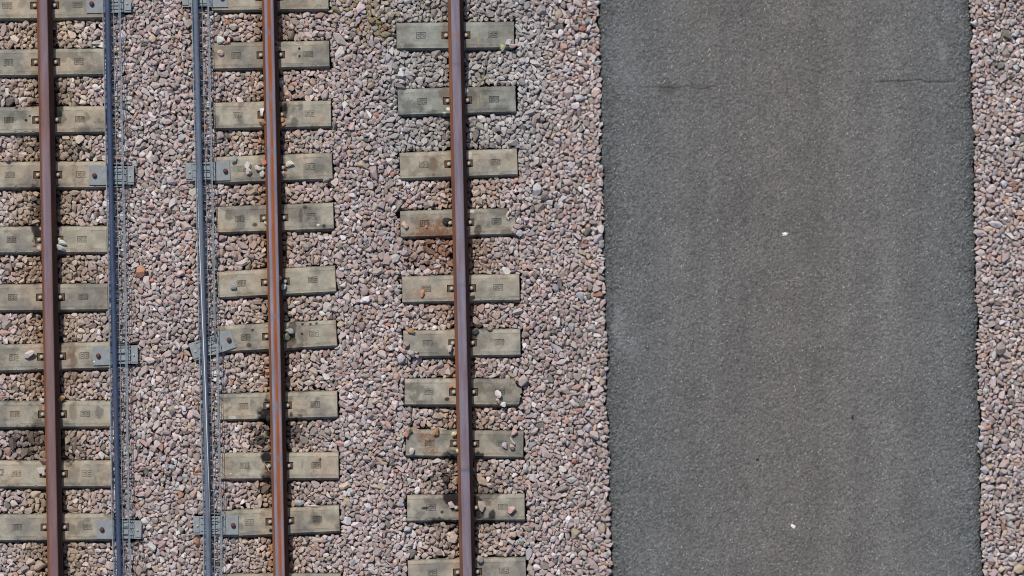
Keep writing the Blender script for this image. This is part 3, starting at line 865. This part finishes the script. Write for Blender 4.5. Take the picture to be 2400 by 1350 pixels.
# ------------------------------------------------------------------ ballast: stones dropped one by one onto a height map
def build_ballast():
    CELL = 1.6                      # photo pixels
    MX, MY = 230, 230
    gw = int((2400 + 2 * MX) / CELL); gh = int((1350 + 2 * MY) / CELL)
    gx = (np.arange(gw) + .5) * CELL - MX; gy = (np.arange(gh) + .5) * CELL - MY
    GX, GY = np.meshgrid(gx, gy)
    kind = np.zeros((gh, gw), np.int8)
    H = np.full((gh, gw), -.10)
    target = -.012 + .020 * (fbm(GX, GY, 70, 700, 3) - .5)
    # cribs between the sleepers lie lower than the shoulders
    for tr, (a, b) in {"L": (-200, 244), "M": (505, 783), "R": (935, 1215)}.items():
        sh = (line_x(*RAILS[tr], GY) - line_x(*RAILS[tr], 0 * GY))
        x = GX - sh
        m = sstep(a, a + 14, x) * (1 - sstep(b - 14, b, x))
        target -= .018 * m
    for tr in "LMR":
        dx = GX - rail_x(tr, GY)
        target -= .020 * np.exp(-(dx / 34) ** 4)
        kind[np.abs(dx) < 17] = 2
    # trays keep the stones under them down
    for (l0, l1, r0, r1) in ((241, 266, 282, 307), (449, 478, 491, 521)):
        m = (GX > line_x(l0, l1, GY) - 3) & (GX < line_x(r0, r1, GY) + 3)
        target[m] = np.minimum(target[m], -.004)
    for s in sleepers:
        ca, sa = math.cos(s.ang), math.sin(s.ang)
        dx = (GX - s.cx) / S; dy = -(GY - s.my) / S
        u = dx * ca + dy * sa; v = -dx * sa + dy * ca
        lo, hi = u_limits(s, np.clip(v, -HALF, HALF))
        below = (v < -HALF) & (v > -HALF - .05) & (u > lo) & (u < hi)
        target[below] -= .030 * (1 - (-HALF - v[below]) / .05)
        m = (np.abs(v) < HALF + .006) & (u > lo - .004) & (u < hi + .004)
        kind[m] = 1; H[m] = .0
        m2 = (np.abs(v) < HALF + .02) & (u > lo - .006) & (u < hi + .006) & ~m
        H[m2] = -.055
    for (i, u0, u1, va, vb) in ((24, .40, .50, .02, .12), (24, .455, .50, -.12, .12), (26, -.50, -.36, -.12, -.055), (26, -.50, -.445, -.12, -.02), (27, .44, .52, .045, .12), (28, -.5, -.44, .06, .12)):
        s = sleepers[i]; ca, sa = math.cos(s.ang), math.sin(s.ang)
        dx = (GX - s.cx) / S; dy = -(GY - s.my) / S
        u = dx * ca + dy * sa; v = -dx * sa + dy * ca
        wob = (fbm(GX, GY, 14, 720, 2) - .5) * .05
        m = (u > u0 + wob) & (u < u1 + wob) & (v > va + wob) & (v < vb + wob) & (np.abs(u) < s.len / 2 + .03)
        kind[m] = 0; target[m] = .028
    for br in ((239, 411, 300), (246, 832, 312), (255, 1241, 322), (232, 8, 298)):
        m = (GX > br[0]) & (GX < br[2] + 6) & (np.abs(GY - br[1]) < 23); kind[m] = 2
    for br in ((440, 402, 505), (458, 1231, 520), (432, -5, 495)):
        m = (GX > br[0] - 2) & (GX < br[2]) & (np.abs(GY - br[1]) < 23); kind[m] = 2
    ca, sa = math.cos(.33), math.sin(.33)
    ux = (GX - 487) * ca - (GY - 813) * sa; uy = (GX - 487) * sa + (GY - 813) * ca
    kind[(np.abs(uy) < 22) & (ux > -42) & (ux < 30)] = 2
    ed_l = line_x(*EDGE_L, GY) + (fbm(GY, GY * 0 + 3, 30, 301, 4) - .5) * 14
    ed_r = line_x(*EDGE_R, GY) + (fbm(GY, GY * 0 + 9, 28, 311, 4) - .5) * 13
    asp = (GX > ed_l) & (GX < ed_r)
    kind[asp] = 3; H[asp] = -.03
    near_a = ((GX > ed_l - 22) & (GX <= ed_l)) | ((GX >= ed_r) & (GX < ed_r + 22))
    target[near_a] += .006
    r_ = np.random.default_rng(21)
    variants = []
    for i in range(700):
        fine, coarse = stone_variant(r_)
        v = fine[0]
        variants.append(make_stamp(fine, coarse, CELL))
    order = np.array([q["r"] for q in variants])
    ok_cells = np.argwhere(kind == 0)
    placed = []
    ids = np.full((gh, gw), -1, np.int32)
    K = 7
    def evaluate(st, cy, cx):
        h, w = st["fp"].shape
        y0 = cy - h // 2; x0 = cx - w // 2
        if y0 < 0 or x0 < 0 or y0 + h > gh or x0 + w > gw: return None
        kd = kind[y0:y0 + h, x0:x0 + w][st["fp"]]
        if kd.any():
            if (kd == 2).any(): return None
            n = kd.size
            if (kd == 1).sum() > .22 * n or (kd == 3).sum() > .38 * n: return None
        z = (H[y0:y0 + h, x0:x0 + w] - st["bot"])[st["fp"]].max()
        return z, y0, x0
    fails = 0
    NTRY = 84000
    picks = r_.integers(0, len(ok_cells), (NTRY, K))
    vsel = r_.integers(0, len(variants), NTRY)
    small = np.argsort(order)[:260]
    vsel[73000:] = small[r_.integers(0, len(small), NTRY - 73000)]
    tol = r_.exponential(.008, NTRY)
    for t in range(NTRY):
        st = variants[vsel[t]]
        best = None
        for j in range(K):
            cy, cx = ok_cells[picks[t, j]]
            e = evaluate(st, cy, cx)
            if e is None: continue
            sc = e[0] + st["top_max"] - target[cy, cx]
            if best is None or sc < best[0]: best = (sc, e, cy, cx)
        if best is None: continue
        # roll down into the nearest hollow
        step = 2
        for it in range(5):
            sc0, e0, cy, cx = best; moved = False
            for dy, dx in ((step, 0), (-step, 0), (0, step), (0, -step)):
                ny, nx = cy + dy, cx + dx
                if not (0 <= ny < gh and 0 <= nx < gw): continue
                e = evaluate(st, ny, nx)
                if e is None: continue
                sc = e[0] + st["top_max"] - target[ny, nx]
                if sc < best[0] - .0008: best = (sc, e, ny, nx); moved = True
            if not moved:
                if step == 1: break
                step = 1
        sc, (z, y0, x0), cy, cx = best
        if sc > .000 + tol[t]: continue
        z -= .0012
        h, w = st["fp"].shape
        Hs = H[y0:y0 + h, x0:x0 + w]; top = z + st["top"]
        upd = st["fp"] & (top > Hs)
        Hs[upd] = top[upd]
        ids[y0:y0 + h, x0:x0 + w][upd] = len(placed)
        placed.append((vsel[t], gx[0] + (x0 + h * 0 + w // 2) * CELL, gy[0] + (y0 + h // 2) * CELL, z))
    vis = np.bincount(ids[ids >= 0], minlength=len(placed))
    keep = [i for i in range(len(placed)) if vis[i] >= 2]
    print("ballast placed", len(placed), "kept", len(keep))
    px = np.array([placed[i][1] for i in keep]); py = np.array([placed[i][2] for i in keep])
    cols = stone_colours(px, py, np.random.default_rng(77))
    VV = []; FF = []; CC = []; off = 0
    for q, i in enumerate(keep):
        vi, x, y, z = placed[i]
        v, f = variants[vi]["fine"] if vis[i] >= 7 else variants[vi]["coarse"]
        VV.append(v + np.array([(x - 1200) / S, (675 - y) / S, z])); FF.append(f + off); off += len(v)
        CC.append(np.repeat(cols[q][None], len(v), 0))
    V = np.concatenate(VV); F = np.concatenate(FF); C = np.concatenate(CC)
    C = C * np.random.default_rng(8).normal(1, .05, (len(C), 1))
    me = np_mesh("ballast", V, F, np.clip(C, .005, .85))
    o = obj("ballast", me, M_stone)
    tag(o, "bed of crushed pinkish grey stones round the sleepers and along both sides of the path", "ballast", kind="stuff")

def make_stamp(fine, coarse, CELL):
    v, f = coarse
    tri = v[f]
    n = np.cross(tri[:, 1] - tri[:, 0], tri[:, 2] - tri[:, 0])
    ln = np.linalg.norm(n, axis=1); okk = ln > 1e-12
    n = n[okk] / ln[okk][:, None]; d = (n * tri[okk][:, 0]).sum(1)
    c = v.mean(0); flip = (n @ c) > d
    n[flip] *= -1; d[flip] *= -1
    r = np.abs(v[:, :2]).max() * S / CELL
    k = int(math.ceil(r)) + 1
    ax = np.arange(-k, k + 1) * CELL / S
    X, Y = np.meshgrid(ax, -ax)      # rows run down the photo
    top = np.full(X.shape, 1e3); bot = np.full(X.shape, -1e3); ins = np.ones(X.shape, bool)
    for (a, b, cc), dd in zip(n, d):
        if cc > 1e-4: top = np.minimum(top, (dd - a * X - b * Y) / cc)
        elif cc < -1e-4: bot = np.maximum(bot, (dd - a * X - b * Y) / cc)
        else: ins &= (a * X + b * Y <= dd)
    fp = ins & (top > bot)
    if not fp.any():
        fp[k, k] = True; top[k, k] = v[:, 2].max(); bot[k, k] = v[:, 2].min()
    ry = np.where(fp.any(1))[0]; rx = np.where(fp.any(0))[0]
    m = max(k - ry[0], ry[-1] - k, k - rx[0], rx[-1] - k)
    sl = slice(k - m, k + m + 1)
    return dict(fp=fp[sl, sl], top=np.where(fp, top, 0)[sl, sl], bot=np.where(fp, bot, 0)[sl, sl], top_max=float(top[fp].max()), fine=fine, coarse=coarse, r=float(r))
build_ballast()

# ------------------------------------------------------------------ loose stones lying on sleepers (each a thing of its own)
PINK = lin(182, 152, 142); WHITE = lin(206, 202, 194); GREY = lin(150, 150, 150); TAN = lin(172, 134, 98); DARK = lin(84, 82, 78)
CREAM = lin(206, 190, 148); GREEN = lin(128, 130, 96); SALM = lin(182, 128, 104); PALE = lin(190, 178, 170)
LOOSE = [
 (143, 567, 7, WHITE, "white stone touching the right clip bolt on a sleeper of the left rail"),
 (141, 580, 7.5, WHITE, "white wedge of stone just below another, right of the left rail"),
 (93, 583, 5, PINK, "pinkish stone wedged against the left side of the left rail"),
 (68, 830, 9, PALE, "big pale pink stone alone left of the left rail, on the tilted sleeper"),
 (99, 938, 7, WHITE, "white stone against the left rail at the rusty top edge of a sleeper"),
 (145, 933, 7.5, TAN, "tan stone right of the left rail on a sleeper's top edge"),
 (102, 1079, 7.5, lin(140, 112, 96), "brown stone leaning on the left rail above a pale one"),
 (98, 1103, 7, PALE, "pale stone beside the left clip bolt, under a brown one at the left rail"),
 (18, 374, 8.5, PINK, "pink stone lying on a sleeper's upper edge near the left edge of the photo"),
 (517, 124, 7.5, lin(204, 176, 160), "cream pink stone near the left end of a sleeper of the middle rail"),
 (531, 99, 8, SALM, "orange pink stone on the upper edge of a sleeper, beside a white oval stone"),
 (518, 95, 8.5, WHITE, "white oval stone beside an orange pink one above a sleeper of the middle rail"),
 (650, 102, 6.5, lin(138, 122, 108), "brown grey stone in the shade of the middle rail, upper of two"),
 (648, 113, 6.5, lin(132, 120, 108), "brown grey stone in the shade of the middle rail, lower of two"),
 (614, 261, 7, WHITE, "white stone on top of a clip bolt left of the middle rail"),
 (616, 285, 7, TAN, "tan orange stone below a clip bolt left of the middle rail"),
 (661, 282, 5.5, TAN, "small tan stone right of the middle rail above a pinkish one"),
 (664, 291, 6, SALM, "small pinkish stone right of the middle rail, near an oval stain"),
 (548, 376, 6.5, GREY, "grey stone at the top right corner of a bracket plate"),
 (582, 387, 6.5, WHITE, "white square stone on the stone-strewn sleeper, upper of a pair"),
 (582, 402, 6.5, lin(204, 186, 176), "pale pink stone on the stone-strewn sleeper, lower of a pair"),
 (617, 381, 7, SALM, "salmon stone against the middle rail above a white triangular one"),
 (606, 394, 7, PALE, "pale triangular stone left of a clip bolt of the middle rail"),
 (615, 409, 7.5, lin(188, 186, 176), "pale grey round stone just below a clip bolt of the middle rail"),
 (676, 383, 7.5, lin(202, 194, 180), "white angular stone right of the middle rail, above a clip bolt"),
 (664, 408, 6, PINK, "pink stone below a clip bolt right of the middle rail"),
 (763, 420, 9, GREY, "grey stone on the lower right corner of a sleeper of the middle rail"),
 (622, 523, 5, CREAM, "small cream yellow stone by a clip bolt left of the middle rail"),
 (545, 668, 7, GREY, "silvery grey stone beside a stamp on a tilted sleeper"),
 (665, 672, 7.5, lin(176, 178, 178), "pale grey split stone right of the middle rail, below a clip bolt"),
 (653, 650, 5.5, PINK, "dull pink stone in the shade right of the middle rail"),
 (680, 777, 7.5, GREY, "grey stone right of the middle rail above a mossy one"),
 (672, 788, 7.5, GREEN, "mossy green stone right of the middle rail on a tilted sleeper"),
 (1191, 97, 7.5, WHITE, "bright white stone near the right end of the topmost sleeper of the right rail"),
 (1177, 112, 5.5, lin(172, 168, 124), "yellowish stone on a sleeper's lower edge under a white stone"),
 (1202, 108, 6.5, PINK, "tan pink stone at the lower right corner of the topmost right-rail sleeper"),
 (951, 528, 7.5, PINK, "pink triangular stone at the left end of the reddish sleeper"),
 (999, 531, 4.5, SALM, "small red pebble on the left stamp of the reddish sleeper"),
 (1097, 536, 6, lin(142, 130, 118), "brown grey stone below the right clip bolt of the reddish sleeper"),
 (990, 689, 5.5, SALM, "small pink stone casting a shadow below a stamp on a right-rail sleeper"),
 (1104, 691, 6, lin(160, 136, 118), "tan stone right of the right rail below a clip bolt"),
 (951, 806, 7.5, PINK, "pink stone on the left end of the sleeper with the buried corner"),
 (1056, 816, 8, lin(196, 184, 178), "pale half-round stone below the left clip bolt of the buried-corner sleeper"),
 (962, 777, 7, TAN, "tan stone overhanging the upper edge of the sleeper with the buried corner"),
 (1149, 771, 7.5, lin(142, 124, 104), "brown stone standing on a sleeper's upper edge right of the right rail"),
 (1114, 776, 6.5, DARK, "dark grey stone right of the right rail at a greasy sleeper corner"),
 (1057, 906, 5.5, SALM, "salmon chip above the left clip of the sleeper with the pointed end"),
 (1167, 924, 7, lin(202, 192, 186), "white triangular stone on the right stamp of the sleeper with the pointed end"),
 (1168, 939, 6, PINK, "pinkish stone between two white ones near the pointed sleeper end"),
 (1179, 948, 7, WHITE, "white stone on the lower edge of the sleeper with the pointed end"),
 (965, 1057, 7, PALE, "pale flat stone near the left end of the rust-stained sleeper"),
 (1060, 1061, 9, DARK, "dark grey stone left of the right rail on the rust-stained sleeper"),
 (1065, 1018, 6.5, CREAM, "cream yellow stone left of the right rail above a clip bolt"),
 (1071, 1057, 4.5, CREAM, "small cream pebble between a dark stone and the right rail"),
 (1021, 1014, 8, TAN, "long tan stone across the upper edge of the rust-stained sleeper"),
 (1201, 1034, 8.5, lin(196, 196, 194), "pale grey block of stone, topmost of three on a sleeper's right half"),
 (1182, 1043, 7, lin(176, 166, 166), "mauve grey stone, leftmost of three on a sleeper's right half"),
 (1201, 1049, 8, PINK, "pink stone, lowest of three on a sleeper's right half"),
 (1206, 1012, 7, PINK, "pink stone on a sleeper's upper edge above a group of three"),
 (953, 1017, 7.5, SALM, "salmon pink stone on the upper left corner of the rust-stained sleeper"),
 (1055, 1181, 8, lin(196, 180, 172), "pale pink stone at the edge of a black grease patch left of the right rail"),
 (1128, 1183, 8.5, lin(176, 158, 146), "pinkish tan stone on a greasy patch right of the right rail"),
 (1200, 1195, 8, PINK, "pink stone casting a shadow near the right end of the greasy sleeper"),
 (1125, 1312, 8.5, lin(158, 148, 138), "grey brown stone on the upper edge of the lowest sleeper, right of the right rail"),
]
lr = np.random.default_rng(55)
for (px, py, r, c, lab) in LOOSE:
    (v, f), _c = stone_variant(lr, r / S * 1.02)
    v = v.copy(); v[:, 2] -= v[:, 2].min()
    col = np.clip(np.repeat(c[None] * lr.normal(1.03, .04), len(v), 0) * lr.normal(1, .04, (len(v), 1)), 0, .85)
    o = obj("loose_stone", np_mesh("loose_stone", v, f, col), M_stone)
    z = -.006
    for s in sleepers:
        q = W(px, py) - W(s.cx, s.my); u = q.x * math.cos(s.ang) + q.y * math.sin(s.ang); w = -q.x * math.sin(s.ang) + q.y * math.cos(s.ang)
        if abs(w) < HALF and abs(u) < s.len / 2: z = 0.0
    for tr in "LMR":
        if abs(px - rail_x(tr, py)) < 17: z = .014
    o.location = W(px, py, z)
    tag(o, lab, "stone", "loose stones lying on the sleepers")

# ------------------------------------------------------------------ litter: grease lump, twigs, straws, droppings
def lump(name, px, py, r, z, mat, label, cat, flat=.5, seed=1, group=None):
    bm = bmesh.new(); bmesh.ops.create_icosphere(bm, subdivisions=3, radius=1)
    q = random.Random(seed); ph = [q.uniform(0, 6) for _ in range(6)]
    for v in bm.verts:
        d = v.co
        k = 1 + .22 * math.sin(3.1 * d.x + ph[0]) * math.cos(2.7 * d.y + ph[1]) + .16 * math.sin(6 * d.y + ph[2] + 4 * d.x) + .1 * math.sin(9 * d.z + ph[3] + 7 * d.x)
        v.co = Vector((d.x * k * r[0] / S, d.y * k * r[1] / S, d.z * k * flat * r[0] / S))
    me = bm_mesh(name, bm, True)
    o = obj(name, me, mat); o.location = W(px, py, z)
    return tag(o, label, cat, group)
lump("grease_lump", 1047, 519, (9, 8), .004, M_black, "black lump of grease left of the right rail on the reddish sleeper", "grease lump", .5, 2, "black grease lumps")
lump("grease_lump", 629, 980, (5, 7), .0, M_black, "black lump of grease on a sleeper's lower edge left of the middle rail", "grease lump", .5, 3, "black grease lumps")
lump("bird_dropping", 1840, 549, (7, 4.5), -.012, M_white, "wide white splash on the asphalt, the upper of two", "dropping", .25, 4, "white droppings on the path")
lump("bird_dropping", 1859, 1234, (5.5, 5.5), -.012, M_white, "star-shaped white splash on the asphalt, the lower of two", "dropping", .25, 5, "white droppings on the path")
lump("bird_dropping", 221, 848, (2, 2), .010, M_white, "tiny white dropping on the third grey bracket plate", "dropping", .4, 6, "white droppings on the brackets")
lump("tar_blob", 1775, 1077, (3.2, 3.2), -.010, M_black, "small round black blob on the lower middle of the path", "tar blob", .35, 7, "black blobs on the path")
lump("tar_blob", 1998, 978, (2.5, 5), -.010, M_black, "small oval black blob on the right half of the path", "tar blob", .35, 8, "black blobs on the path")

def straw(name, pts, r, mat, label, cat, z0, group=None):
    bm = bmesh.new()
    P = [W(x, y, z0 + .004 + .004 * math.sin(i * 1.7)) for i, (x, y) in enumerate(pts)]
    n = len(P); add_tube(bm, P, [r * (1 - .55 * abs(2 * i / (n - 1) - 1)) for i in range(n)], 6)
    return tag(obj(name, bm_mesh(name, bm, True), mat), label, cat, group)
G = "dry straws on the path"
straw("straw", [(1664, 112), (1661, 118), (1658, 125)], .0028, M_straw, "pale straw standing above another on the upper left of the path", "straw", -.012, G)
straw("straw", [(1665, 124), (1662, 130), (1660, 136)], .0024, M_straw, "short straw just below a longer one on the upper left of the path", "straw", -.012, G)
straw("straw", [(1650, 140), (1647, 145), (1646, 148)], .0034, M_straw, "thick pale straw bit on the upper left of the path", "straw", -.012, G)
straw("straw", [(1559, 187), (1556, 193), (1553, 198)], .0026, M_straw, "straw beside the dark patch on the path", "straw", -.012, G)
straw("straw", [(1986, 165), (1992, 166), (1999, 165)], .0026, plain_mat("orange_straw", lin(132, 104, 78), lin(150, 120, 90), 60, .8), "orange brown straw lying level on the upper right of the path", "straw", -.012, G)
straw("straw", [(1442, 393), (1440, 397), (1438, 400)], .004, plain_mat("orange_bit", lin(206, 160, 90), lin(224, 186, 120), 60, .8), "short orange bit near the left edge of the path", "straw", -.016, G)
straw("straw", [(1847, 658), (1854, 659), (1862, 658)], .0026, M_straw, "straw lying level below the upper white splash on the path", "straw", -.012, G)
straw("straw", [(1862, 905), (1864, 913), (1866, 921)], .0022, M_straw, "thin upright straw on the middle of the path", "straw", -.012, G)
straw("straw", [(1462, 452), (1467, 458), (1470, 464)], .002, M_straw, "thin straw near the left edge of the path beside a pale scuff", "straw", -.014, G)
straw("straw", [(2242, 905), (2250, 906), (2255, 902)], .002, M_straw, "thin straw near the right edge of the path", "straw", -.014, G)
straw("stem", [(1114, 650), (1118, 661), (1123, 671), (1128, 679)], .0022, M_straw, "thin curved straw across a sleeper right of the right rail", "straw", .002)
straw("stem", [(622, 1088), (627, 1095), (630, 1101), (632, 1107)], .0022, M_white, "thin white stem crossing the left clip of a sleeper", "stem", .022)
straw("stem", [(720, 1184), (730, 1185), (742, 1186), (753, 1186)], .0042, M_white, "white straight stem along a sleeper's upper edge beside the flat round shell", "stem", .004)
straw("twig", [(3, 941), (9, 936), (16, 933), (22, 932)], .004, M_wire, "curved grey twig at the left edge of the photo", "twig", .002)
straw("twig", [(299, 554), (306, 550), (314, 549), (324, 550)], .007, plain_mat("grey_wood", lin(160, 160, 156), lin(186, 184, 180), 80, .8), "curved pale grey splinter on the ballast right of the navy cable", "splinter", .012)
# flat round shell-like disc
bm = bmesh.new()
for (rr, h, z) in ((10, .004, 0), (7.4, .004, .003), (4.4, .003, .006)):
    add_dome(bm, (0, 0, z), rr / S, h, 20, 4, .002)
me = bm_mesh("shell", bm, True)
sh = obj("flat_shell", me, plain_mat("shell_grey", lin(140, 146, 152), lin(186, 188, 188), 70, .6))
sh.location = W(700, 1178, -.002); sh.scale = (1, .72, 1); sh.rotation_euler = (.15, .1, -.25)
tag(sh, "flat round blue grey shell on the stones right of the middle rail", "shell")
